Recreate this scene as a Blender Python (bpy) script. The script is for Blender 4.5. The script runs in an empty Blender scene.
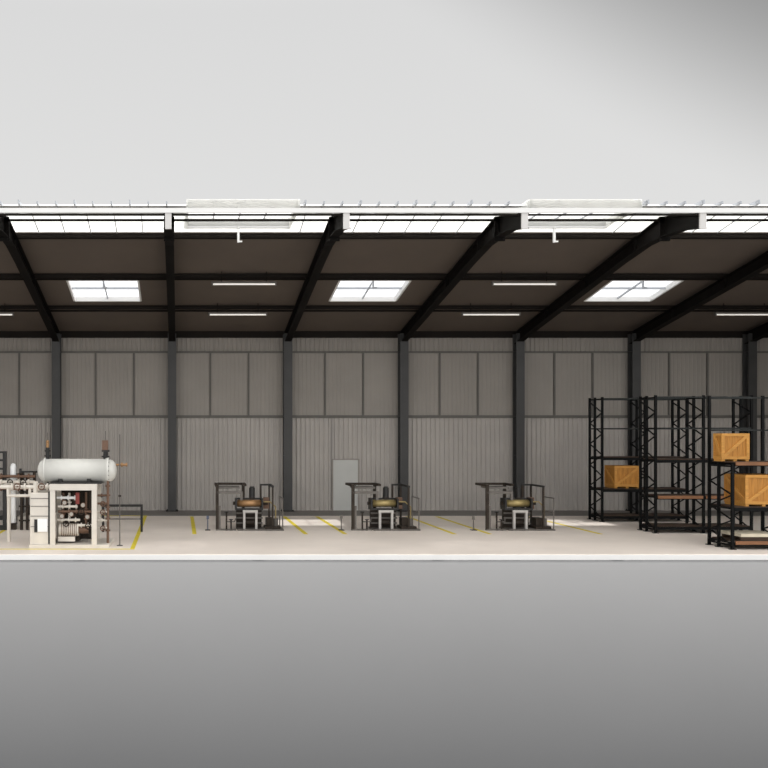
import bpy, math, random
from mathutils import Vector, Matrix
random.seed(7)
SC = bpy.context.scene
COL = SC.collection
PI = math.pi

# ------------------------------------------------------------------ materials
def mat(name, rgb, rough=0.6, metal=0.0, var=0.12, scale=6.0, bump=0.0, stretch=None, spec=0.4):
    m = bpy.data.materials.new(name); m.use_nodes = True
    nt = m.node_tree; b = nt.nodes['Principled BSDF']
    b.inputs['Roughness'].default_value = rough
    b.inputs['Metallic'].default_value = metal
    b.inputs['Specular IOR Level'].default_value = spec
    tc = nt.nodes.new('ShaderNodeTexCoord')
    mp = nt.nodes.new('ShaderNodeMapping')
    if stretch: mp.inputs['Scale'].default_value = stretch
    nz = nt.nodes.new('ShaderNodeTexNoise'); nz.inputs['Scale'].default_value = scale
    nz.inputs['Detail'].default_value = 5
    cr = nt.nodes.new('ShaderNodeValToRGB')
    lo = [max(0, c*(1-var)) for c in rgb]; hi = [min(1, c*(1+var)) for c in rgb]
    cr.color_ramp.elements[0].position = .3; cr.color_ramp.elements[1].position = .7
    cr.color_ramp.elements[0].color = (*lo, 1); cr.color_ramp.elements[1].color = (*hi, 1)
    L = nt.links.new
    L(tc.outputs['Object'], mp.inputs['Vector']); L(mp.outputs['Vector'], nz.inputs['Vector'])
    L(nz.outputs['Fac'], cr.inputs['Fac']); L(cr.outputs['Color'], b.inputs['Base Color'])
    if bump:
        bp = nt.nodes.new('ShaderNodeBump'); bp.inputs['Strength'].default_value = bump
        bp.inputs['Distance'].default_value = .01
        L(nz.outputs['Fac'], bp.inputs['Height']); L(bp.outputs['Normal'], b.inputs['Normal'])
    return m

def mat_panel(name, rgb, trans):
    m = bpy.data.materials.new(name); m.use_nodes = True
    nt = m.node_tree; nt.nodes.clear()
    o = nt.nodes.new('ShaderNodeOutputMaterial')
    tl = nt.nodes.new('ShaderNodeBsdfTranslucent'); tl.inputs['Color'].default_value = (*rgb, 1)
    tp = nt.nodes.new('ShaderNodeBsdfTransparent'); tp.inputs['Color'].default_value = (.97, .98, 1, 1)
    gl = nt.nodes.new('ShaderNodeBsdfGlossy'); gl.inputs['Roughness'].default_value = .15
    m1 = nt.nodes.new('ShaderNodeMixShader'); m1.inputs[0].default_value = trans
    m2 = nt.nodes.new('ShaderNodeMixShader'); m2.inputs[0].default_value = .04
    L = nt.links.new
    L(tl.outputs[0], m1.inputs[1]); L(tp.outputs[0], m1.inputs[2])
    L(m1.outputs[0], m2.inputs[1]); L(gl.outputs[0], m2.inputs[2]); L(m2.outputs[0], o.inputs[0])
    return m

def mat_emit(name, rgb, st):
    m = bpy.data.materials.new(name); m.use_nodes = True
    b = m.node_tree.nodes['Principled BSDF']
    b.inputs['Base Color'].default_value = (.9, .9, .88, 1)
    b.inputs['Emission Color'].default_value = (*rgb, 1)
    b.inputs['Emission Strength'].default_value = st
    return m

M = {}
M['floor'] = mat('concrete_floor', (.80, .715, .64), .55, 0, .06, .5)
M['dark_strip'] = mat('dark_grey_floor', (.20, .185, .17), .6, 0, .08, 1)
M['white_edge'] = mat('white_edge', (.80, .79, .77), .6, 0, .02, 2)
M['earth'] = mat('grey_ground', (.170, .171, .173), .95, 0, .015, .3, spec=.0)
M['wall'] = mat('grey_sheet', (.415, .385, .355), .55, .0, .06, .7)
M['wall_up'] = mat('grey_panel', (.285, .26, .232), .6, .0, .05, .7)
M['plate_edge'] = mat('pale_cut_steel', (.62, .6, .58), .6, 0, .05, 3)
M['rail'] = mat('dark_rail', (.12, .112, .10), .6, 0, .06, 2)
M['ceil'] = mat('brown_roof_sheet', (.115, .091, .073), .8, 0, .06, .6)
M['roof_top'] = mat('white_roof', (.8, .8, .8), .6, 0, .03, 2)
M['steel'] = mat('dark_steel', (.008, .0068, .006), .7, 0, .12, 3, spec=.08)
M['purlin'] = mat('dark_purlin', (.015, .012, .010), .7, 0, .1, 3, spec=.1)
M['column'] = mat('column_steel', (.045, .044, .043), .5, 0, .12, 2)
M['rack'] = mat('black_rack', (.004, .0042, .0042), .55, .0, .15, 4, spec=.12)
M['rackgrey'] = mat('dark_grey_beam', (.018, .02, .019), .5, .0, .15, 4, spec=.2)
M['deckwood'] = mat('dark_timber', (.05, .028, .016), .7, 0, .25, 3, stretch=(1, 8, 8))
M['deckedge'] = mat('brown_timber', (.22, .10, .045), .7, 0, .25, 3, stretch=(1, 8, 8))
M['crate'] = mat('crate_wood', (.44, .19, .032), .65, 0, .22, 3, .3, stretch=(9, 9, 1))
M['crate_b'] = mat('crate_batten', (.52, .245, .05), .65, 0, .2, 4, .3, stretch=(1, 9, 9))
M['pale'] = mat('pale_timber', (.62, .55, .42), .7, 0, .12, 3, stretch=(1, 8, 8))
M['yellow'] = mat('yellow_paint', (.72, .58, .03), .6, 0, .12, 3)
M['door'] = mat('pale_door', (.50, .50, .475), .5, 0, .03, 2)
M['tank'] = mat('pale_tank', (.66, .65, .605), .42, .0, .05, 2)
M['cream'] = mat('cream_paint', (.66, .61, .54), .55, 0, .06, 3)
M['white'] = mat('white_paint', (.85, .85, .84), .5, 0, .03, 3)
M['brown'] = mat('brown_pipe', (.15, .085, .055), .5, .2, .2, 6)
M['brass'] = mat('brass', (.34, .19, .085), .4, .4, .2, 6)
M['olive'] = mat('olive_brass', (.34, .26, .11), .4, .4, .2, 6)
M['black'] = mat('black_iron', (.018, .017, .016), .5, .1, .15, 5)
M['dark'] = mat('dark_machine', (.030, .022, .016), .55, .0, .2, 5, spec=.2)
M['grey'] = mat('grey_machine', (.12, .108, .095), .5, .1, .12, 5)
M['silver'] = mat('silver', (.42, .40, .375), .4, .2, .1, 5)
M['red'] = mat('red_paint', (.20, .03, .022), .5, 0, .15, 5)
M['blue'] = mat('dull_blue', (.085, .095, .14), .5, 0, .15, 5)
M['panel'] = mat_panel('translucent_panel', (.86, .86, .84), .10)
M['glass'] = mat_panel('skylight_glass', (.86, .87, .88), .72)
M['ridge_glass'] = mat_panel('ridge_glass', (.86, .86, .85), .28)
M['dial'] = mat('gauge_dial', (.36, .33, .29), .5, 0, .1, 4)
M['frame'] = mat('pale_frame', (.45, .47, .5), .5, 0, .04, 3)
M['tube'] = mat_emit('lit_tube', (1, .93, .83), .45)

# ------------------------------------------------------------------ mesh builder
class MB:
    def __init__(s): s.v = []; s.f = []; s.sm = []
    def _add(s, vs, fs, smooth=False):
        n = len(s.v); s.v += [tuple(p) for p in vs]
        for f in fs: s.f.append([i+n for i in f]); s.sm.append(smooth)
        return s
    def box(s, x0, x1, y0, y1, z0, z1):
        vs = [(x0,y0,z0),(x1,y0,z0),(x1,y1,z0),(x0,y1,z0),(x0,y0,z1),(x1,y0,z1),(x1,y1,z1),(x0,y1,z1)]
        return s._add(vs, [(0,3,2,1),(4,5,6,7),(0,1,5,4),(1,2,6,5),(2,3,7,6),(3,0,4,7)])
    def cbox(s, x, y, z, sx, sy, sz): return s.box(x-sx/2, x+sx/2, y-sy/2, y+sy/2, z-sz/2, z+sz/2)
    def bar(s, a, b, w, h=None, up=(0,0,1)):
        h = h or w; a = Vector(a); b = Vector(b); d = (b-a).normalized(); u = Vector(up)
        if abs(d.dot(u)) > .98: u = Vector((0,1,0))
        sd = d.cross(u).normalized(); u = sd.cross(d)
        vs = []
        for p in (a, b):
            for i, j in ((-1,-1),(1,-1),(1,1),(-1,1)): vs.append(p + sd*i*w/2 + u*j*h/2)
        return s._add(vs, [(0,1,2,3),(7,6,5,4),(0,4,5,1),(1,5,6,2),(2,6,7,3),(3,7,4,0)])
    def cyl(s, a, b, r, r2=None, n=16, cap=True):
        r2 = r if r2 is None else r2
        a = Vector(a); b = Vector(b); d = (b-a).normalized()
        u = Vector((0,0,1)) if abs(d.z) < .9 else Vector((1,0,0))
        e1 = d.cross(u).normalized(); e2 = d.cross(e1)
        vs = []
        for p, rr in ((a, r), (b, r2)):
            for i in range(n):
                t = 2*PI*i/n; vs.append(p + (e1*math.cos(t)+e2*math.sin(t))*rr)
        s._add(vs, [(i, (i+1) % n, n+(i+1) % n, n+i) for i in range(n)], True)
        if cap:
            s._add(vs[:n], [tuple(range(n-1, -1, -1))]); s._add(vs[n:], [tuple(range(n))])
        return s
    def tube(s, pts, r, n=10):
        for i in range(len(pts)-1): s.cyl(pts[i], pts[i+1], r, n=n)
        for p in pts[1:-1]: s.ball(p, r*1.02, n=n)
        return s
    def ball(s, c, r, n=12, sc=(1,1,1)):
        c = Vector(c); m = max(4, n//2); vs = []; fs = []
        for j in range(m+1):
            ph = PI*j/m
            for i in range(n):
                t = 2*PI*i/n
                vs.append(c+Vector((r*sc[0]*math.sin(ph)*math.cos(t), r*sc[1]*math.sin(ph)*math.sin(t), r*sc[2]*math.cos(ph))))
        for j in range(m):
            for i in range(n): fs.append((j*n+i, (j+1)*n+i, (j+1)*n+(i+1) % n, j*n+(i+1) % n))
        return s._add(vs, fs, True)
    def lathe(s, org, axis, prof, n=28):
        a = Vector(axis).normalized(); u = Vector((0,0,1)) if abs(a.z) < .9 else Vector((1,0,0))
        e1 = a.cross(u).normalized(); e2 = a.cross(e1); o = Vector(org); vs = []; fs = []
        for (t, r) in prof:
            for i in range(n):
                q = 2*PI*i/n; vs.append(o+a*t+(e1*math.cos(q)+e2*math.sin(q))*max(r, 1e-4))
        for j in range(len(prof)-1):
            for i in range(n): fs.append((j*n+i, j*n+(i+1) % n, (j+1)*n+(i+1) % n, (j+1)*n+i))
        return s._add(vs, fs, True)
    def torus(s, c, axis, R, r, n=20, k=8):
        a = Vector(axis).normalized(); u = Vector((0,0,1)) if abs(a.z) < .9 else Vector((1,0,0))
        e1 = a.cross(u).normalized(); e2 = a.cross(e1); c = Vector(c); vs = []; fs = []
        for i in range(n):
            q = 2*PI*i/n; d = e1*math.cos(q)+e2*math.sin(q)
            for j in range(k):
                p = 2*PI*j/k; vs.append(c+d*(R+r*math.cos(p))+a*r*math.sin(p))
        for i in range(n):
            for j in range(k):
                fs.append((i*k+j, ((i+1) % n)*k+j, ((i+1) % n)*k+(j+1) % k, i*k+(j+1) % k))
        return s._add(vs, fs, True)
    def prism(s, pts, off):   # polygon pts (3D), extruded by off
        n = len(pts); o = Vector(off); vs = [Vector(p) for p in pts]+[Vector(p)+o for p in pts]
        return s._add(vs, [tuple(range(n-1, -1, -1)), tuple(range(n, 2*n))]+[(i, (i+1) % n, n+(i+1) % n, n+i) for i in range(n)])
    def build(s, name, m, parent=None, bevel=0.0, label=None):
        me = bpy.data.meshes.new(name); me.from_pydata(s.v, [], s.f); me.update()
        for p, q in zip(me.polygons, s.sm): p.use_smooth = q
        import bmesh
        bm = bmesh.new(); bm.from_mesh(me); bmesh.ops.recalc_face_normals(bm, faces=bm.faces[:]); bm.to_mesh(me); bm.free()
        o = bpy.data.objects.new(name, me); me.materials.append(M[m]); COL.objects.link(o)
        if parent: o.parent = parent
        if bevel:
            b = o.modifiers.new('bevel', 'BEVEL'); b.width = bevel; b.segments = 2; b.limit_method = 'ANGLE'
        if label: o['label'] = label
        return o

def thing(name, label, cat, loc=(0,0,0), group=None):
    o = bpy.data.objects.new(name, None); COL.objects.link(o); o.location = loc
    o.empty_display_size = .2
    o['label'] = label; o['category'] = cat
    if group: o['group'] = group
    return o
def tag(o, label, cat, group=None):
    o['label'] = label; o['category'] = cat
    if group: o['group'] = group
    return o
def struct(o): o['kind'] = 'structure'; return o
def copy_tree(o, parent=None):
    c = o.copy(); COL.objects.link(c)
    if parent: c.parent = parent
    for ch in list(o.children): copy_tree(ch, c)
    return c

# ------------------------------------------------------------------ layout numbers
BAY = 5.0
def FX(k): return -0.3 + BAY*k          # x of portal frame k
YF, YR, YW = 25.4, 27.4, 39.5           # cut front, ridge, back wall
SL = 0.1862
def near(y):                             # sheet drop on the short front slope, finer than the rafter line
    return -.125*(YR-y)/(YR-YF) if y < YR else 0
def zc(y):                               # roof reference line
    return 14.92 - SL*y if y >= YR else (14.92-SL*YR) - SL*(YR-y)
XL, XR = FX(-3)-.3, FX(5)+1.6

# ------------------------------------------------------------------ floor and ground
fl = struct(MB().box(XL, XR, YF-.1, YW+.3, -.17, 0).build('floor', 'floor'))
struct(MB().box(XL, XR, YF-.14, YF-.102, -.15, -.012).build('trim_1', 'white_edge'))
MB().box(XL+.1, XR-.1, 36.9, YW-.06, 0, .004).build('dark_floor_strip', 'dark_strip', fl)  # darker grey strip of floor along the back wall
def zone(x0, x1, y0, y1, w=.11, front=True, back=True):
    b = MB(); z = .005
    b.box(x0, x0+w, y0, y1, 0, z); b.box(x1-w, x1, y0, y1, 0, z)
    if front: b.box(x0+w, x1-w, y0, y0+w, 0, z)
    if back: b.box(x0+w, x1-w, y1-w, y1, 0, z)
    return b.build('yellow_marking', 'yellow', fl)
zone(-6.15, -1.3, 26.35, 37.0, .13)
zone(.45, 4.32, 30.3, 36.6, .14, front=False, back=False)
zone(5.5, 9.3, 30.3, 36.6, .14, front=False, back=False)
zone(10.35, 14.2, 30.3, 36.6, .14, front=False, back=False)
# ground before the slab: added bank, curved so it shades into a gradient
g = MB(); prof = [(YW+60, -.172), (YF-.06, -.172), (YF-.14, -.152)]
y, z = YF-.14, -.152; N = 80; H = 7.6
for i in range(N):
    dz = H/N; t = min(1, (i+.5)*dz/5.0); ang = math.radians(24+64*t**.5)
    y -= dz/math.tan(ang); z -= dz; prof.append((y, z))
prof.append((y-60, z-.4))
vs = [(-90, p, q) for p, q in prof]+[(120, p, q) for p, q in prof]; n = len(prof)
g._add(vs, [(i, i+1, n+i+1, n+i) for i in range(n-1)], True)
gr = struct(g.build('ground', 'earth'))

# ------------------------------------------------------------------ back wall
def ribs(x0, x1, z0, z1, y, pitch, depth, top):
    prof = []; x = x0
    while x < x1-1e-6:
        a = min(x+pitch, x1)
        prof += [(x, y), (min(x+pitch-top-.05, x1), y), (min(x+pitch-top-.02, x1), y-depth), (min(x+pitch-.02, x1), y-depth)]
        x = a
    prof.append((x1, y))
    b = MB(); n = len(prof)
    vs = [(p[0], p[1], z0) for p in prof]+[(p[0], p[1], z1) for p in prof]
    b._add(vs, [(i, i+1, n+i+1, n+i) for i in range(n-1)])
    return b
DX0, DX1, DZ = 6.66, 7.86, 2.25
wb = MB()
for (a, b_, z0, z1) in ((XL, DX0, 0, 4.05), (DX1, XR, 0, 4.05), (DX0, DX1, DZ, 4.05)):
    r = ribs(a, b_, z0, z1, YW, .2, .06, .05); wb._add(r.v, r.f)
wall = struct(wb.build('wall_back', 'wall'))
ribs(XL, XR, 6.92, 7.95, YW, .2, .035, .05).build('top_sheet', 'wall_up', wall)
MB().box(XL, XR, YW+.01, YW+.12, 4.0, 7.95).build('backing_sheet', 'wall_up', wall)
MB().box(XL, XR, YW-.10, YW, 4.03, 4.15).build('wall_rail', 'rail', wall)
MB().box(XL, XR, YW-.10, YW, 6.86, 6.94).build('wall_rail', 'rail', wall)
for k in range(-3, 6):
    for j in range(3):
        x0 = FX(k)+j*BAY/3+.04; x1 = min(FX(k)+(j+1)*BAY/3-.04, XR)
        if x0 > XR-.3: continue
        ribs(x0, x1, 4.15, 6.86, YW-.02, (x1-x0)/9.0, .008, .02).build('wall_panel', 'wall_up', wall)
    for j in (1, 2):
        x = FX(k)+j*BAY/3
        if x > XR-.2: continue
        MB().box(x-.035, x+.035, YW-.08, YW-.02, 4.15, 6.86).build('mullion', 'rail', wall)
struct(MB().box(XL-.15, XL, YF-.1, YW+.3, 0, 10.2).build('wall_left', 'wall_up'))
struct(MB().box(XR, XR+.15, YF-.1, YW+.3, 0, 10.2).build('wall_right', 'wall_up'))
d = struct(MB().box(DX0+.06, DX1-.06, YW-.05, YW+.01, .01, DZ-.05).build('door_1', 'door'))
fr = MB(); fr.box(DX0, DX0+.06, YW-.08, YW+.02, 0, DZ); fr.box(DX1-.06, DX1, YW-.08, YW+.02, 0, DZ); fr.box(DX0+.06, DX1-.06, YW-.08, YW+.02, DZ-.05, DZ)
fr.build('door_frame', 'wall_up', d)
MB().cbox(DX1-.17, YW-.07, 1.05, .04, .04, .12).cyl((DX1-.17, YW-.09, 1.08), (DX1-.3, YW-.09, 1.08), .012).build('door_handle', 'black', d)

# ------------------------------------------------------------------ portal frames
FL = {-2: 'dark steel portal frame at the far left end of the hall',
      -1: 'dark steel portal frame whose column stands behind the pale tank',
      0: 'dark steel portal frame just left of the leftmost roller station',
      1: 'dark steel portal frame between the leftmost roller station and the door',
      2: 'dark steel portal frame whose column stands behind the middle roller station',
      3: 'dark steel portal frame whose column stands behind the rightmost roller station',
      4: 'dark steel portal frame whose column stands behind the rearmost storage rack',
      5: 'dark steel portal frame whose column stands right of the rear rack, behind the front rack',
      6: 'dark steel portal frame at the far right end of the hall'}
def slab(b, x0, x1, pts_lo, pts_hi):     # pts lists of (y,z), makes a plate between two polylines
    n = len(pts_lo)
    for i in range(n-1):
        a0, a1, c0, c1 = pts_lo[i], pts_lo[i+1], pts_hi[i], pts_hi[i+1]
        vs = [(x0, *a0), (x1, *a0), (x1, *a1), (x0, *a1), (x0, *c0), (x1, *c0), (x1, *c1), (x0, *c1)]
        b._add(vs, [(0,3,2,1),(4,5,6,7),(0,1,5,4),(1,2,6,5),(2,3,7,6),(3,0,4,7)])
    return b
for k in range(-1, 6):
    x = FX(k)
    t = thing('portal_frame', FL[k], 'steel frame', (x, 39.2, 0), 'portal frames')
    def loc(b, name, m):
        b.v = [(p[0], p[1]-39.2, p[2]) for p in b.v]; return b.build(name, m, t)
    c = MB(); yc0, yc1 = 38.95, 39.38; ht = zc(39.2)+.05
    c.box(-.18, .18, yc0, yc0+.03, .03, ht); c.box(-.18, .18, yc1-.03, yc1, .03, ht); c.box(-.02, .02, yc0+.03, yc1-.03, .03, ht)
    for zz in (2.4, 4.1, 6.9): c.box(-.17, .17, yc0+.03, yc1-.03, zz, zz+.02)
    loc(c, 'column', 'column')
    p = MB().box(-.26, .26, yc0-.08, yc1+.06, 0, .03)
    for sx in (-.21, .21):
        for yy in (yc0-.04, yc1+.03): p.cyl((sx, yy, .03), (sx, yy, .07), .02, n=8)
    loc(p, 'base_plate', 'steel')
    r = MB(); ys = [YF+.03, 26.4, YR, 28.4, 30.0, 37.2, 38.2, 39.3]
    dep = [.31, .33, .50, .36, .31, .31, .33, .36]
    hi = [(yy, zc(yy)+.12) for yy in ys]; lo = [(yy, zc(yy)-dd) for yy, dd in zip(ys, dep)]
    up = lambda L, dz: [(a, b+dz) for a, b in L]
    slab(r, -.14, .14, up(hi, -.025), hi); slab(r, -.14, .14, lo, up(lo, .025)); slab(r, -.015, .015, lo, hi)
    for yy in (29.0, 32.5, 36.0): r.box(-.13, .13, yy-.01, yy+.01, zc(yy)-.29, zc(yy)+.1)
    loc(r, 'rafter', 'steel')
    a = MB().box(-.16, .16, YR-.03, YR+.03, zc(YR)-.62, zc(YR)+.11)
    for zz in (-.55, -.3, -.1):
        for sx in (-.1, .1): a.cyl((sx, YR-.06, zc(YR)+zz), (sx, YR+.06, zc(YR)+zz), .02, n=8)
    loc(a, 'apex_plate', 'steel')
    loc(MB().box(-.09, .09, YF-.03, YF+.03, zc(YF)-.33, zc(YF)+.13), 'end_plate', 'plate_edge')

# ------------------------------------------------------------------ roof
TOP = .24; TH = .1
def roof_cell(b, x0, x1, y0, y1, dz0=TOP, dz1=TOP+TH):
    lo = [(y0, zc(y0)+dz0+near(y0)), (y1, zc(y1)+dz0+near(y1))]; hi = [(y0, zc(y0)+dz1+near(y0)), (y1, zc(y1)+dz1+near(y1))]
    return slab(b, x0, x1, lo, hi)
SKX = [FX(k)+2.5 for k in (-1, 1, 3)]      # square roof windows, far slope
SY0, SY1, SW = 33.22, 35.5, 1.29
RX = [(FX(k)+.58, FX(k)+3.78) for k in (-2, 0, 2, 4)]  # raised ridge rooflights
RY0, RY1 = 26.5, 28.6
YP = 28.9                                      # end of the translucent strip
cb = MB()
roof_cell(cb, XL, XR, YP, SY0); roof_cell(cb, XL, XR, SY1, YW+.35)
xs = [XL]
for s in SKX: xs += [s-SW, s+SW]
xs.append(XR)
for i in range(0, len(xs), 2): roof_cell(cb, xs[i], xs[i+1], SY0, SY1)
ceil = struct(cb.build('ceiling', 'ceil'))
tb = MB(); roof_cell(tb, XL, XR, YP, SY0, .341, .38); roof_cell(tb, XL, XR, SY1, YW+.35, .341, .38)
for i in range(0, len(xs), 2): roof_cell(tb, xs[i], xs[i+1], SY0, SY1, .341, .38)
tb.build('roof_cladding', 'roof_top', ceil)
def purlin(yy, w=.12, h=.12, name='purlin'):
    b = MB(); zt = zc(yy)+TOP
    slab(b, XL, XR, [(yy-w/2, zt-h-.001), (yy+w/2, zt-h-.001)], [(yy-w/2, zt-.012), (yy+w/2, zt-.012)])
    b.box(XL, XR, yy+w/2-.02, yy+w/2+.06, zt-h-.02, zt-h)
    return b.build(name, 'purlin', ceil)
for yy in (29.0, 32.5, 36.0): purlin(yy)
for yy in (32.95, 36.55): purlin(yy, .05, .05)
MB().box(XL, XR, 25.44, 25.49, 9.505, 9.555).build('purlin', 'purlin', ceil)
MB().box(XL, XR, YR-.03, YR+.03, 9.80, 9.865).build('purlin', 'purlin', ceil)
MB().box(XL, XR, 39.42, 39.49, zc(39.4)-.06, zc(39.4)+.23).build('eave_beam', 'purlin', ceil)
struct(MB().box(XL, XR, YF-.06, YF-.01, zc(YF)+.118, zc(YF)+.25).build('trim_2', 'white_edge'))
# ridge cap with upstanding seam clips, broken at the raised rooflights
def gaps(): 
    e = [XL]
    for a, b in RX: e += [a-.02, b+.02]
    e.append(XR); return [(e[i], e[i+1]) for i in range(0, len(e), 2) if e[i+1] > e[i]]
for a, b in gaps():
    m = MB()
    for (y0, y1) in ((26.55, 27.4), (27.4, 27.62)):
        lo = [(y0, zc(y0)+.39), (y1, zc(y1)+.39)]; hi = [(y0, zc(y0)+.41 + (.08 if y0 == 27.4 else 0)), (y1, zc(y1)+.41+(.08 if y1 == 27.4 else 0))]
        slab(m, a, b, lo, hi)
    m.build('ridge_cap', 'roof_top', ceil)
    m = MB(); x = a+.2; i = 0
    while x < b-.1:
        m.box(x-.02, x+.02, 26.4, 26.9, zc(26.6)+.40, zc(26.6)+.49+(.04 if i % 3 == 0 else 0)); x += .54; i += 1
    m.build('seam_clips', 'frame', ceil)
# translucent ridge strip: one panel per bay
wi = 1
def panel_mesh(b, x0, x1, y0, y1): return roof_cell(b, x0, x1, y0, y1, TOP+.02, TOP+.05)
for k in range(-2, 6):
    a, b = FX(k)+.02, min(FX(k+1)-.02, XR)
    if k in (-2, 0, 2, 4):
        r0, r1 = RX[(k+2)//2]; spans = [(a, r0), (r1, b)]
    else: spans = [(a, b)]
    m = MB(); bars = MB()
    for u, v in spans:
        panel_mesh(m, u, v, YF+.03, YR); panel_mesh(m, u, v, YR, YP)
    if len(spans) == 2:
        panel_mesh(m, r0, r1, YF+.03, RY0); panel_mesh(m, r0, r1, RY1, YP)
    o = struct(m.build('window_%d' % wi, 'panel')); wi += 1
    x = FX(k)+.83
    while x < min(FX(k+1), XR)-.3:
        if not (len(spans) == 2 and r0-.05 < x < r1+.05):
            roof_cell(bars, x-.015, x+.015, YF+.03, YR, TOP-.01, TOP+.018); roof_cell(bars, x-.015, x+.015, YR, YP, TOP-.01, TOP+.018)
        x += .83
    bars.build('glazing_bar', 'frame', o)
for r0, r1 in RX:                              # raised rooflight boxes on the ridge
    zt = 10.19; o = MB()
    o.box(r0, r1, RY0, RY1, zt-.02, zt)
    w = struct(o.build('window_%d' % wi, 'ridge_glass')); wi += 1
    f = MB()
    for (x0, x1, y0, y1) in ((r0, r1, RY0-.06, RY0), (r0, r1, RY1, RY1+.06), (r0-.06, r0, RY0-.06, RY1+.06), (r1, r1+.06, RY0-.06, RY1+.06)):
        f.box(x0, x1, y0, y1, 9.93, zt+.03)
    f.build('curb', 'panel', w)
    q = MB(); 
    for j in range(1, 4): q.box(r0+j*(r1-r0)/4-.02, r0+j*(r1-r0)/4+.02, RY0, RY1, zt-.06, zt-.02)
    q.build('glazing_bar', 'frame', w)
    xm = (r0+r1)/2
    MB().box(xm-.035, xm+.035, RY1+.02, RY1+.09, 9.42, 9.93).cbox(xm+.06, RY1+.05, 9.45, .12, .05, .05).build('opener', 'white', w)
for s in SKX:                                  # square roof windows
    m = MB(); roof_cell(m, s-SW, s+SW, SY0, SY1, TOP+.16, TOP+.19)
    w = struct(m.build('window_%d' % wi, 'glass')); wi += 1
    f = MB()
    for (x0, x1, y0, y1) in ((s-SW, s+SW, SY0-.05, SY0+.02), (s-SW, s+SW, SY1-.02, SY1+.05), (s-SW-.05, s-SW+.02, SY0, SY1), (s+SW-.02, s+SW+.05, SY0, SY1)):
        roof_cell(f, x0, x1, y0, y1, TOP-.005, TOP+.24)
    f.build('window_frame', 'white_edge', w)
    f = MB(); ym = (SY0+SY1)/2
    roof_cell(f, s-.018, s+.018, SY0, SY1, TOP+.08, TOP+.15); roof_cell(f, s-SW, s+SW, ym-.02, ym+.02, TOP+.08, TOP+.15)
    f.build('glazing_bar', 'frame', w)
    MB().box(s-.03, s+.03, SY0+.3, SY0+.36, zc(SY0)+.02, zc(SY0)+.4).cbox(s+.06, SY0+.33, zc(SY0)+.04, .14, .05, .05).build('opener', 'frame', w)

# ------------------------------------------------------------------ ceiling lights
LB = {-2: 'roof bay at the far left edge', 0: 'roof bay above the leftmost roller station',
      2: 'roof bay above the rightmost roller station', 4: 'roof bay above the storage racks'}
for k in (-2, 0, 2, 4):
    for (yy, zz, w) in ((32.3, 8.72, 'front'), (35.75, 8.08, 'rear')):
        if k in (-2, 4) and w == 'front': continue
        x = FX(k)+2.62
        t = thing('ceiling_light', 'slim lit tube light, %s one in the %s' % (w, LB[k]) if k in (0, 2) else 'slim lit tube light in the %s' % LB[k], 'light', (x, yy, zz), 'tube lights under the roof')
        MB().box(-1.16, 1.16, -.07, .07, .0, .06).build('housing', 'grey', t)
        MB().cyl((-1.12, 0, -.02), (1.12, 0, -.02), .035, n=12).build('tube', 'tube', t)
        for sx in (-1.13, 1.13): MB().box(sx-.025, sx+.025, -.05, .05, -.08, .0).build('end_cap', 'grey', t)
        zt = zc(yy)+TOP-zz
        for sx in (-.8, .8): MB().cyl((sx, 0, .06), (sx, 0, zt), .012, n=8).build('hanger', 'steel', t)

# ------------------------------------------------------------------ racks
def rack(label, x0, bay, nb, yf, yr, top, levels, edge, step=None):
    t = thing('storage_rack', label, 'rack', (x0, yf, 0), 'pallet racks on the right')
    D = yr-yf; ym = D*.58
    for i in range(nb+1):
        x = i*bay
        for yy in (0, ym, D):
            u = MB(); w = .075; th = step if (step and yy < D) else top
            u.box(x-w/2, x+w/2, yy-.01, yy+.01, .02, th); u.box(x-w/2, x-w/2+.015, yy, yy+.06, .02, th); u.box(x+w/2-.015, x+w/2, yy, yy+.06, .02, th)
            u.box(x-.08, x+.08, yy-.05, yy+.10, 0, .02)
            u.build('upright', 'rack', t)
        b = MB(); bt = step or top; n = 6 if step else 11; z = .12; st = (bt-.3)/n
        for j in range(n):
            a, c = (0.03, D-.0) if j % 2 == 0 else (D-.0, 0.03)
            b.bar((x, a, z), (x, c, z+st), .036); z += st
        b.bar((x, .03, .12), (x, D, .12), .05); b.bar((x, .03, bt-.08), (x, D, bt-.08), .05)
        for zz in levels:
            if zz < bt: b.bar((x, .03, zz-.03), (x, D, zz-.03), .045)
        b.build('bracing', 'rack', t)
    for i in range(nb):
        xa, xb = i*bay+.043, (i+1)*bay-.043
        for zz in levels+[top-.04]:
            thin = zz > 3
            h = .05 if thin else .10
            for yy in ((D+.02,) if (step and zz > step+.1) else (-.005, D+.02)):
                MB().box(xa, xb, yy-.025, yy+.025, zz-h, zz).build('beam', 'rackgrey' if thin else 'rack', t)
            if not thin:
                b = MB(); k = 6
                for q in range(k):
                    y0 = .03+q*(D-.04)/k; b.box(xa+.01, xb-.01, y0, y0+(D-.04)/k-.02, zz, zz+.03)
                o = b.build('shelf_deck', 'deckwood', t)
                if zz in edge:
                    MB().box(xa+.01, xb-.01, -.05, -.031, zz-.07, zz+.03).build('edge_board', 'deckedge', o)
    return t
BX = 16.1
rack('tall dark storage rack nearest the back wall, one crate on its second shelf', BX, 1.62, 2, 34.4, 35.45, 4.75, [.22, 1.24, 2.45, 3.57], [])
rack('empty tall dark storage rack in the middle row with a brown shelf edge', BX, 1.62, 2, 30.55, 31.55, 4.66, [.22, 1.24, 2.48, 3.57], [1.24])
rack('dark storage rack nearest the slab edge holding two pale crates', BX, 1.62, 2, 26.3, 27.45, 4.52, [.22, 1.22, 2.52, 3.5], [.22, 2.52], 2.5)

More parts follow.
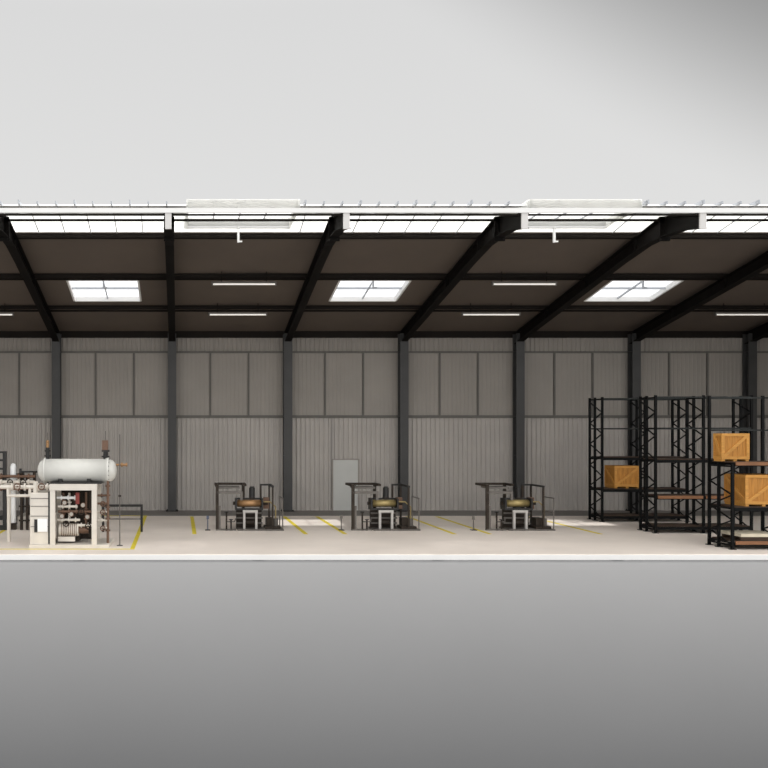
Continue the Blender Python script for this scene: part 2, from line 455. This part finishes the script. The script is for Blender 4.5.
def crate(label, x0, x1, y0, y1, z0, h):
    t = thing('wooden_crate', label, 'crate', ((x0+x1)/2, (y0+y1)/2, z0), 'wooden crates on the racks')
    w, dp = (x1-x0)/2, (y1-y0)/2; bt = .03; bw = .09
    n = max(5, int((2*w)/.16))
    fb, f2, sb, s2_ = MB(), MB(), MB(), MB()
    for q in range(n):
        a = -w+bt+q*(2*w-2*bt)/n; c = a+(2*w-2*bt)/n-.006
        fb.box(a, c, -dp+bt, -dp+bt+.02, .08, h-.02); f2.box(a, c, dp-bt-.02, dp-bt, .08, h-.02)
    m = max(4, int(2*dp/.16))
    for q in range(m):
        a = -dp+bt+.02+q*(2*dp-2*bt-.04)/m; c = a+(2*dp-2*bt-.04)/m-.006
        sb.box(-w+bt, -w+bt+.02, a, c, .08, h-.02); s2_.box(w-bt-.02, w-bt, a, c, .08, h-.02)
    for b in (fb, f2): b.build('end_boards', 'crate', t)
    for b in (sb, s2_): b.build('side_boards', 'crate', t)
    for sy in (-1, 1):
        b = MB(); ya, yb = (-dp, -dp+bt) if sy < 0 else (dp-bt, dp)
        b.box(-w, w, ya, yb, .06, .06+bw); b.box(-w, w, ya, yb, h-bw, h)
        b.box(-w, -w+bw, ya, yb, .06+bw, h-bw); b.box(w-bw, w, ya, yb, .06+bw, h-bw)
        L = MB(); yy = (ya+yb)/2
        L.bar((-w+bw*.9, yy, .06+bw*.9), (w-bw*.9, yy, h-bw*.9), bt*.9, bw)
        b._add(L.v, L.f)
        b.build('battens', 'crate_b', t)
    for sx in (-1, 1):
        b = MB(); xa, xb = (-w, -w+bt) if sx < 0 else (w-bt, w)
        b.box(xa, xb, -dp+bt, dp-bt, .06, .06+bw); b.box(xa, xb, -dp+bt, dp-bt, h-bw, h)
        L = MB(); L.bar(((xa+xb)/2, -dp+.05, .14), ((xa+xb)/2, dp-.05, h-.08), bt*.9, bw); b._add(L.v, L.f)
        b.build('battens', 'crate_b', t)
    MB().box(-w+bt, w-bt, -dp+bt, dp-bt, h-.02, h).build('lid', 'crate', t)
    for xx in (-w+.06, 0, w-.06): MB().box(xx-.05, xx+.05, -dp+.02, dp-.02, 0, .08).build('skid', 'crate_b', t)
crate('orange brown slatted wooden crate on the rearmost rack beside the column', 16.62, 17.60, 34.52, 35.36, 1.27, .86)
crate('square wooden crate on the upper shelf of the nearest rack', 16.10, 16.93, 26.85, 27.28, 2.55, .83)
crate('large pale wooden crate on the middle shelf of the nearest rack', 16.50, 17.60, 26.36, 27.40, 1.25, .92)
t = thing('wooden_pallet', 'pale boarded pallet on the bottom shelf of the nearest rack', 'pallet', (16.93, 26.86, .25))
for yy in (-.42, 0, .42): MB().box(-.55, .55, yy-.05, yy+.05, 0, .11).build('bearer', 'deckwood', t)
for q in range(6): MB().box(-.56, .56, -.5+q*.17, -.5+q*.17+.14, .11, .2).build('top_board', 'pale', t)

# ------------------------------------------------------------------ roller stations
def station():
    t = thing('roller_station', '', 'machine')
    P = lambda b, n, m, pr=None, bv=0: b.build(n, m, pr or t, bv)
    P(MB().box(-.30, 1.30, -.45, .55, 0, .05).box(-1.05, -.35, -.35, -.22, 0, .05), 'base_frame', 'grey')
    # left gantry
    for (x, yy) in ((-1.0, -.28), (-.02, .78)):
        P(MB().box(x-.05, x+.05, yy-.05, yy+.05, .0, 1.52), 'gantry_post', 'dark')
    P(MB().box(-1.06, .04, .72, .84, 1.52, 1.60).box(-1.06, -.95, -.32, .72, 1.52, 1.60).box(-.07, .04, -.0, .72, 1.52, 1.60), 'gantry_beam', 'dark')
    P(MB().box(-1.03, -.12, -.33, -.23, 1.27, 1.36).box(-.2, -.12, -.33, -.23, 1.05, 1.27), 'feed_rail', 'grey')
    P(MB().box(-.95, -.2, -.15, .55, 1.44, 1.50), 'tray', 'grey')
    P(MB().box(-.95, -.88, -.32, -.22, 0.05, .85), 'short_post', 'grey')
    # drum between end plates
    P(MB().box(-.36, -.31, -.25, .25, .70, 1.10), 'end_plate', 'black'); P(MB().box(.55, .60, -.25, .25, .70, 1.10), 'end_plate', 'black')
    o = P(MB().lathe((-.31, 0, .92), (1, 0, 0), [(0, 0), (0, .1), (.03, .1), (.03, .125), (.83, .125), (.83, .1), (.86, .1), (.86, 0)]), 'roller', 'brass')
    P(MB().cyl((.60, 0, .92), (.78, 0, .92), .06), 'axle', 'dark', o); P(MB().cyl((-.44, 0, .92), (-.36, 0, .92), .06), 'axle', 'dark', o)
    P(MB().box(-.31, .55, .12, .22, 1.04, 1.10).box(-.31, .55, -.22, -.12, .70, .76), 'drum_rail', 'black')
    # silver stand
    for x in (-.06, .36): P(MB().box(x-.038, x+.038, -.30, -.2, .05, .62), 'leg', 'silver')
    P(MB().box(-.11, .41, -.30, -.2, .62, .70), 'crossbar', 'silver')
    P(MB().box(-.32, .58, .1, .2, .05, .70), 'rear_panel', 'dark')
    for z in (.2, .38, .55): P(MB().box(-.32, .60, -.02, .04, z, z+.05), 'shelf_bar', 'grey')
    P(MB().cyl((-.01, -.05, .25), (.31, -.05, .25), .10, n=18), 'gearbox', 'dark')
    # motor
    o = P(MB().cyl((.24, .15, 1.10), (.24, .15, 1.46), .10, n=18).cyl((.24, .15, 1.46), (.24, .15, 1.50), .07, n=18), 'motor', 'black')
    P(MB().box(.14, .34, .05, .25, 1.08, 1.12), 'motor_flange', 'dark', o)
    # right gate
    for (x, yy) in ((.60, .70), (.90, .70), (.92, -.35)):
        P(MB().box(x-.03, x+.03, yy-.03, yy+.03, .05, 1.50), 'gate_post', 'dark')
    P(MB().box(.57, .95, .66, .74, 1.50, 1.56).box(.88, .96, -.38, .66, 1.50, 1.56), 'gate_beam', 'black')
    P(MB().box(.66, .86, .3, .5, .7, 1.1), 'switch_box', 'brown')
    P(MB().box(.66, 1.2, -.35, .35, .05, .14).box(.72, .98, -.2, .2, .14, .42), 'hydraulic_pack', 'dark', None, .01)
    P(MB().cyl((1.05, -.1, .14), (1.05, -.1, .40), .09, n=16), 'reservoir', 'grey')
    # guard rail
    for yy in (-.4, .5): P(MB().cyl((1.26, yy, .05), (1.26, yy, 1.12), .022, n=8), 'guard_post', 'grey')
    P(MB().cyl((1.26, -.42, 1.12), (1.26, .52, 1.12), .022, n=8).cyl((1.26, -.4, .62), (1.26, .5, .62), .018, n=8), 'guard_rail', 'grey')
    P(MB().tube([(.62, -.1, .98), (.85, -.12, .98), (1.05, -.1, .8), (1.05, -.1, .4)], .02, 8), 'hose', 'olive')
    # pedestal valves
    for (x, h) in ((-.68, .62), (-.52, .36)):
        o = P(MB().cyl((x, -.3, 0.0), (x, -.3, h), .03, n=10).cyl((x, -.3, 0), (x, -.3, .03), .07, n=12), 'pedestal', 'dark')
        P(MB().torus((x, -.3, h+.015), (0, 0, 1), .06, .015, 14, 6).bar((x-.06, -.3, h+.015), (x+.06, -.3, h+.015), .015), 'handwheel', 'black', o)
    P(MB().tube([(-.68, -.3, .3), (-.4, -.3, .3), (-.36, -.2, .4)], .02, 8), 'feed_pipe', 'grey')
    return t
st = station()
st.location = (2.33, 31.75, 0)
st['label'] = 'leftmost roller station, bronze roller on silver stand'; st['group'] = 'roller stations'
s2 = copy_tree(st); s2.location = (7.05, 31.75, 0); s2['label'] = 'middle roller station, beside the pale door'
s3 = copy_tree(st); s3.location = (11.72, 31.75, 0); s3['label'] = 'rightmost roller station, nearest the storage racks'
for s_ in (s2, s3):
    for c in s_.children:
        if c.name.startswith('roller'): c.data = c.data.copy(); c.data.materials[0] = M['olive']
for i, (x, w, h) in enumerate(((1.0, 'left of the leftmost roller station', .4), (5.65, 'left of the middle roller station', .42), (10.25, 'left of the rightmost roller station', .38))):
    t = thing('foot_pedal_stand', 'small slim control post on the floor ' + w, 'control post', (x, 31.5, 0), 'control posts')
    MB().box(-.09, .09, -.12, .12, 0, .02).build('base', 'dark', t)
    MB().cyl((0, 0, .02), (0, 0, h), .02, n=8).build('post', 'blue' if i == 0 else 'grey', t)
    MB().cbox(0, -.01, h+.05, .09, .06, .12).build('switch_head', 'blue' if i == 0 else 'grey', t)

# ------------------------------------------------------------------ compressor skid with tank
t = thing('tank_skid', 'pale horizontal tank on a cream steel skid packed with pipework', 'machine', (-3.2, 26.7, 0))
def Q(b, n, m, pr=None, bv=0):
    b.v = [(p[0]+3.2, p[1]-26.7, p[2]) for p in b.v]; return b.build(n, m, pr or t, bv)
Q(MB().box(-4.42, -2.05, 26.62, 28.35, 0, .10), 'base_slab', 'cream', None, .01)
for x in (-3.73, -2.5):
    for yy in (26.75, 28.15): Q(MB().box(x-.075, x+.075, yy-.075, yy+.075, .10, 1.70), 'frame_post', 'cream')
Q(MB().box(-3.82, -2.42, 26.66, 26.84, 1.70, 1.88).box(-3.82, -2.42, 28.06, 28.24, 1.70, 1.88).box(-3.82, -3.66, 26.84, 28.06, 1.70, 1.88).box(-2.58, -2.42, 26.84, 28.06, 1.70, 1.88), 'top_frame', 'cream')
Q(MB().box(-3.66, -2.58, 28.1, 28.13, .1, 1.7), 'back_panel', 'dark')
Q(MB().box(-3.82, -2.3, 26.86, 28.0, 1.88, 1.92), 'deck_plate', 'black')
# tank
zt, yt = 2.26, 27.35
prof = [(0, 0), (.015, .12), (.05, .23), (.12, .31), (.2, .345), (.2, .385), (.26, .385), (.26, .35), (2.06, .35), (2.06, .385), (2.10, .385), (2.10, .395), (2.16, .395), (2.16, .345), (2.26, .31), (2.34, .23), (2.38, .12), (2.40, 0)]
tk = Q(MB().lathe((-4.27, yt, zt), (1, 0, 0), prof, 40), 'tank', 'tank')
for x in (-3.55, -2.7): Q(MB().box(x-.06, x+.06, yt-.28, yt+.28, 1.92, 2.02), 'saddle', 'black', tk)
Q(MB().cyl((-1.9, yt, 2.43), (-1.58, yt, 2.43), .035).cyl((-1.75, yt, 2.43), (-1.70, yt, 2.43), .07).cyl((-1.61, yt, 2.43), (-1.56, yt, 2.43), .06), 'end_nozzle', 'brass', tk)
bands = MB()
for i in range(16):
    a = 2*PI*i/16; bands.cyl((-2.2, yt+.365*math.cos(a), zt+.365*math.sin(a)), (-2.09, yt+.365*math.cos(a), zt+.365*math.sin(a)), .014, n=6)
Q(bands, 'flange_bolts', 'grey', tk)
# valves on the tank
o = Q(MB().cyl((-3.97, yt, 2.58), (-3.97, yt, 2.95), .06).cyl((-3.97, yt, 2.68), (-3.97, yt, 2.72), .10).cyl((-3.97, yt, 2.83), (-3.97, yt, 2.87), .09), 'valve', 'black')
Q(MB().cyl((-3.97, yt, 2.95), (-3.97, yt, 3.10), .045).ball((-3.97, yt, 3.13), .05), 'brass_cap', 'brass', o)
Q(MB().cyl((-3.97, yt, 3.15), (-3.97, yt, 3.4), .012, n=8), 'valve_stem', 'grey', o)
o = Q(MB().cyl((-2.22, yt, 2.58), (-2.22, yt, 2.82), .07).cyl((-2.22, yt, 2.66), (-2.22, yt, 2.70), .12).box(-2.33, -2.1, yt-.07, yt+.07, 2.82, 2.88), 'valve', 'black')
Q(MB().box(-2.32, -2.14, yt-.08, yt+.08, 2.88, 3.17), 'actuator', 'brown', o)
Q(MB().cyl((-2.22, yt, 3.17), (-2.22, yt, 3.45), .014, n=8), 'valve_stem', 'grey', o)
# cabinet on the left
cb = Q(MB().box(-4.40, -3.84, 26.72, 27.9, .10, 1.62), 'cabinet', 'cream', None, .012)
b = MB()
for z in (.62, .93, 1.22, 1.45): b.box(-4.38, -3.86, 26.705, 26.72, z, z+.015)
Q(b, 'panel_seam', 'grey', cb)
Q(MB().box(-4.17, -3.88, 26.68, 26.72, .48, .86), 'white_panel', 'white', cb)
Q(MB().box(-4.27, -4.18, 26.69, 26.72, .46, .84), 'dark_slot', 'black', cb)
Q(MB().box(-3.86, -3.80, 26.70, 26.8, .12, 1.66), 'cable_duct', 'black')
# pipe manifold above the cabinet
b = MB()
b.tube([(-5.3, 28.2, .0), (-5.3, 28.2, 1.78), (-5.3, 27.0, 1.78), (-4.3, 27.0, 1.78), (-3.5, 27.0, 1.78)], .06, 12)
b.tube([(-5.1, 27.0, 1.78), (-5.1, 27.0, 1.52), (-4.45, 27.0, 1.52), (-4.45, 27.0, 1.78)], .045, 12)
for x in (-5.0, -4.62, -4.2, -3.95): b.cyl((x, 27.0, 1.78), (x+.05, 27.0, 1.78), .11, n=18)
b.cyl((-4.28, 27.0, 1.62), (-4.28, 27.0, 1.95), .075)
Q(b, 'inlet_manifold', 'cream')
for x in (-4.8, -4.08): Q(MB().torus((x, 26.83, 1.80), (0, 1, 0), .09, .018, 18, 8).cyl((x, 26.83, 1.8), (x, 27.0, 1.8), .02).bar((x-.09, 26.83, 1.8), (x+.09, 26.83, 1.8), .015), 'handwheel', 'brown')
# inside the frame
Q(MB().box(-3.5, -3.0, 27.2, 27.8, .14, .52), 'motor_bed', 'dark')
o = Q(MB().cyl((-3.58, 27.1, .50), (-3.0, 27.1, .50), .19, n=22), 'motor', 'cream')
b = MB()
for i in range(9): b.torus((-3.5+i*.055, 27.1, .50), (1, 0, 0), .19, .012, 22, 6)
Q(b, 'cooling_fins', 'brown', o)
Q(MB().cyl((-3.0, 27.1, .5), (-2.7, 27.1, .5), .12, n=18), 'coupling', 'brown')
Q(MB().box(-3.60, -3.1, 26.95, 27.05, .16, .30), 'drip_tray', 'cream')
for i, (z, m, x0, x1) in enumerate(((.80, 'cream', -3.62, -2.95), (1.05, 'brown', -3.6, -2.62), (1.20, 'cream', -3.6, -3.02), (1.46, 'white', -3.64, -3.0), (.64, 'cream', -3.05, -2.56))):
    b = MB().cyl((x0, 26.98, z), (x1, 26.98, z), .04, n=12)
    for q in range(3): 
        xx = x0+.12+q*.2
        b.cyl((xx, 26.98, z), (xx+.035, 26.98, z), .075, n=14)
    Q(b, 'cross_pipe', m)
for i, (x, z0, z1, m) in enumerate(((-3.46, .75, 1.6, 'brown'), (-3.28, .8, 1.6, 'cream'), (-3.12, .6, 1.6, 'dark'), (-2.78, .6, 1.62, 'brown'), (-2.66, .3, 1.62, 'dark'))):
    b = MB().cyl((x, 27.08, z0), (x, 27.08, z1), .035, n=12)
    for zz in (z0+.2, z0+.5): b.cyl((x, 27.08, zz), (x, 27.08, zz+.035), .07, n=14)
    Q(b, 'riser_pipe', m)
Q(MB().box(-3.07, -2.96, 26.85, 27.0, 1.28, 1.62), 'red_regulator', 'red')
for (x, z) in ((-3.4, 1.32), (-3.2, .98), (-2.85, 1.25), (-2.72, .9), (-3.48, .92)):
    o = Q(MB().cyl((x, 26.86, z), (x, 26.9, z), .075, n=18), 'pressure_gauge', 'brown')
    Q(MB().cyl((x, 26.852, z), (x, 26.86, z), .058, n=18), 'gauge_face', 'dial', o)
for (x, z) in ((-2.9, 1.05), (-3.35, .7), (-2.7, .62)):
    Q(MB().torus((x, 26.84, z), (0, 1, 0), .08, .016, 18, 8).cyl((x, 26.84, z), (x, 26.98, z), .018).bar((x-.08, 26.84, z), (x+.08, 26.84, z), .014), 'handwheel', 'dark')
# right side pipes
b = MB().cyl((-2.13, 27.1, .1), (-2.13, 27.1, 1.95), .04, n=14)
for z in (.45, .8, 1.15, 1.5, 1.78): b.cyl((-2.13, 27.1, z), (-2.13, 27.1, z+.05), .075, n=16)
Q(b, 'outlet_pipe', 'brown')
for z in (.55, .78, 1.03, 1.28, 1.52): Q(MB().cyl((-2.44, 27.1, z), (-2.13, 27.1, z), .035, n=10).cyl((-2.34, 27.1, z), (-2.29, 27.1, z), .06, n=12), 'branch_pipe', 'cream' if z < 1.2 else 'brown')
for (yy, z) in ((26.95, .55), (26.95, 1.03), (26.95, 1.28)): Q(MB().torus((-2.27, yy, z), (0, 1, 0), .07, .016, 18, 8).cyl((-2.27, yy, z), (-2.27, 27.1, z), .018).bar((-2.34, yy, z), (-2.20, yy, z), .014), 'handwheel', 'brown')
t2 = thing('standpipe', 'thin grey upright pole standing right of the tank skid', 'pole', (-1.78, 27.2, 0))
MB().cyl((0, 0, .02), (0, 0, 3.35), .017, n=10).build('pole', 'grey', t2)
MB().cyl((0, 0, 0), (0, 0, .02), .09, n=16).build('foot', 'grey', t2)
MB().cyl((-.04, 0, 1.5), (.04, 0, 1.5), .03, n=10).build('clamp', 'dark', t2)

t2 = thing('handrail', 'low black handrail behind the tank skid beside the yellow line', 'railing', (-1.9, 31.0, 0))
for x in (-.7, .62): MB().box(x-.04, x+.04, -.04, .04, 0, .92).build('post', 'black', t2)
MB().box(-.74, .66, -.035, .035, .86, .94).build('top_rail', 'black', t2)
MB().box(-.66, .58, -.02, .02, .42, .46).build('mid_rail', 'grey', t2)

# ------------------------------------------------------------------ pump skid at the left edge
t = thing('pump_skid', 'black framed pump skid with white vertical vessel at the left edge', 'machine', (-6.1, 31.6, 0))
def W(b, n, m, pr=None, bv=0):
    b.v = [(p[0]+6.1, p[1]-31.6, p[2]) for p in b.v]; return b.build(n, m, pr or t, bv)
W(MB().box(-6.15, -6.0, 31.5, 35.3, 0, .16).box(-8.0, -7.85, 31.5, 35.3, 0, .16).box(-7.85, -6.15, 31.5, 31.65, 0, .16).box(-7.85, -6.15, 35.15, 35.3, 0, .16), 'base_beam', 'black')
for (x, yy, h) in ((-6.08, 31.58, 2.75), (-7.9, 31.58, 2.75), (-6.08, 35.2, 1.9), (-7.9, 35.2, 1.9)):
    W(MB().box(x-.06, x+.06, yy-.06, yy+.06, .16, h), 'frame_post', 'black')
b = MB()
for z in (2.68, 2.4, 2.1, 1.75): b.box(-7.85, -6.13, 31.55, 31.61, z, z+.07)
b.bar((-6.08, 31.62, 1.82), (-6.08, 35.16, 1.82), .07).bar((-7.9, 31.62, 1.82), (-7.9, 35.16, 1.82), .07)
W(b, 'cross_rail', 'black')
o = W(MB().lathe((-5.82, 31.75, .22), (0, 0, 1), [(0, 0), (0, .08), (.04, .11), (1.98, .11), (2.08, .07), (2.12, 0)], 22), 'vessel', 'white')
W(MB().box(-5.93, -5.71, 31.64, 31.86, .0, .23).bar((-6.02, 31.7, .9), (-5.86, 31.72, .9), .05).bar((-6.02, 31.7, 1.9), (-5.86, 31.72, 1.9), .05), 'vessel_bracket', 'dark', o)
for (z, r) in ((1.88, .05), (1.68, .06), (1.45, .04)): 
    b = MB().cyl((-7.8, 31.45, z), (-5.0, 31.45, z), r, n=12)
    for x in (-6.6, -6.2, -5.6, -5.25): b.cyl((x, 31.45, z), (x+.05, 31.45, z), r+.05, n=14)
    W(b, 'header_pipe', 'brown' if r < .055 else 'cream')
for (x, h) in ((-5.5, 2.0), (-5.3, 1.9), (-5.05, 2.05)):
    b = MB().cyl((x, 31.62, .0), (x, 31.62, h), .055, n=12)
    for z in (.3, .8, 1.3): b.cyl((x, 31.62, z), (x, 31.62, z+.05), .1, n=14)
    W(b, 'riser_pipe', 'dark')
b = MB().box(-5.55, -4.55, 31.6, 31.68, 2.0, 2.06).box(-5.58, -5.5, 31.58, 31.7, 1.95, 2.14)
b.box(-4.63, -4.55, 31.6, 31.68, 0, 2.0)
W(b, 'bracket_rail', 'black')
W(MB().box(-5.7, -4.5, 31.9, 33.2, .0, .45), 'skirt', 'cream', None, .01)
W(MB().cyl((-5.4, 32.5, .62), (-4.7, 32.5, .62), .17, n=20), 'pump_motor', 'dark')
for (x, z) in ((-6.4, 1.68), (-5.85, 1.68), (-5.4, 1.68)): W(MB().torus((x, 31.33, z), (0, 1, 0), .09, .018, 18, 8).cyl((x, 31.33, z), (x, 31.45, z), .02).bar((x-.09, 31.33, z), (x+.09, 31.33, z), .015), 'handwheel', 'dark')

# ------------------------------------------------------------------ sky, sun, camera
w = bpy.data.worlds.new('sky'); SC.world = w; w.use_nodes = True
nt = w.node_tree; nt.nodes.clear(); L = nt.links.new
o = nt.nodes.new('ShaderNodeOutputWorld'); bg = nt.nodes.new('ShaderNodeBackground')
tc = nt.nodes.new('ShaderNodeTexCoord'); sp = nt.nodes.new('ShaderNodeSeparateXYZ')
L(tc.outputs['Generated'], sp.inputs[0])
rz = nt.nodes.new('ShaderNodeValToRGB')       # elevation
e = rz.color_ramp.elements; e[0].position = 0; e[0].color = (.73, .73, .725, 1); e[1].position = 1; e[1].color = (.9, .9, .9, 1)
for p, c in ((.22, (.745, .745, .74, 1)), (.42, (.70, .70, .70, 1)), (.55, (.8, .8, .8, 1))):
    q = e.new(p); q.color = c
L(sp.outputs['Z'], rz.inputs['Fac'])
mr = nt.nodes.new('ShaderNodeMapRange')       # brightness added to the unseen sky behind the camera, to fill the hall
mr.inputs['From Min'].default_value = .3; mr.inputs['From Max'].default_value = -.7
mr.inputs['To Min'].default_value = 1.0; mr.inputs['To Max'].default_value = 2.2
L(sp.outputs['Y'], mr.inputs['Value'])
def mth(op, a, b):                             # corner vignette put into the sky strength, high up on the right
    n = nt.nodes.new('ShaderNodeMath'); n.operation = op
    for i, q in enumerate((a, b)):
        if isinstance(q, (int, float)): n.inputs[i].default_value = q
        else: L(q, n.inputs[i])
    return n.outputs[0]
f = mth('ADD', sp.outputs['X'], mth('MULTIPLY', sp.outputs['Z'], 1.5))
c1 = nt.nodes.new('ShaderNodeMapRange'); c1.interpolation_type = 'SMOOTHSTEP'
c1.inputs['From Min'].default_value = .83; c1.inputs['From Max'].default_value = 1.13
L(f, c1.inputs['Value'])
c2 = nt.nodes.new('ShaderNodeMapRange'); c2.inputs['From Min'].default_value = .3; c2.inputs['From Max'].default_value = .7
L(sp.outputs['Y'], c2.inputs['Value'])
vignette = mth('SUBTRACT', 1.0, mth('MULTIPLY', mth('MULTIPLY', c1.outputs[0], c2.outputs[0]), .6))
stn = mth('MULTIPLY', mr.outputs['Result'], vignette)
L(rz.outputs['Color'], bg.inputs['Color']); L(stn, bg.inputs['Strength']); L(bg.outputs[0], o.inputs[0])

sun = bpy.data.lights.new('sun', 'SUN'); sun.energy = 5.2; sun.angle = math.radians(.6); sun.color = (1, .97, .93)
so = bpy.data.objects.new('sun', sun); COL.objects.link(so)
dv = Vector((-.25, -.015, -.96)); so.rotation_euler = dv.to_track_quat('-Z', 'Y').to_euler(); so.location = (5, 20, 30)

cam = bpy.data.cameras.new('camera'); co = bpy.data.objects.new('camera', cam); COL.objects.link(co)
co.location = (0, 0, 3.42); co.rotation_euler = (PI/2, 0, 0)
cam.sensor_fit = 'HORIZONTAL'; cam.sensor_width = 36; cam.lens = 905/768*36
cam.shift_x = 205/768; cam.shift_y = 48/768; cam.clip_end = 500
SC.camera = co
SC.view_settings.view_transform = 'Standard'; SC.view_settings.look = 'None'
SC.view_settings.exposure = 0; SC.view_settings.gamma = 1; SC.view_settings.use_curve_mapping = False
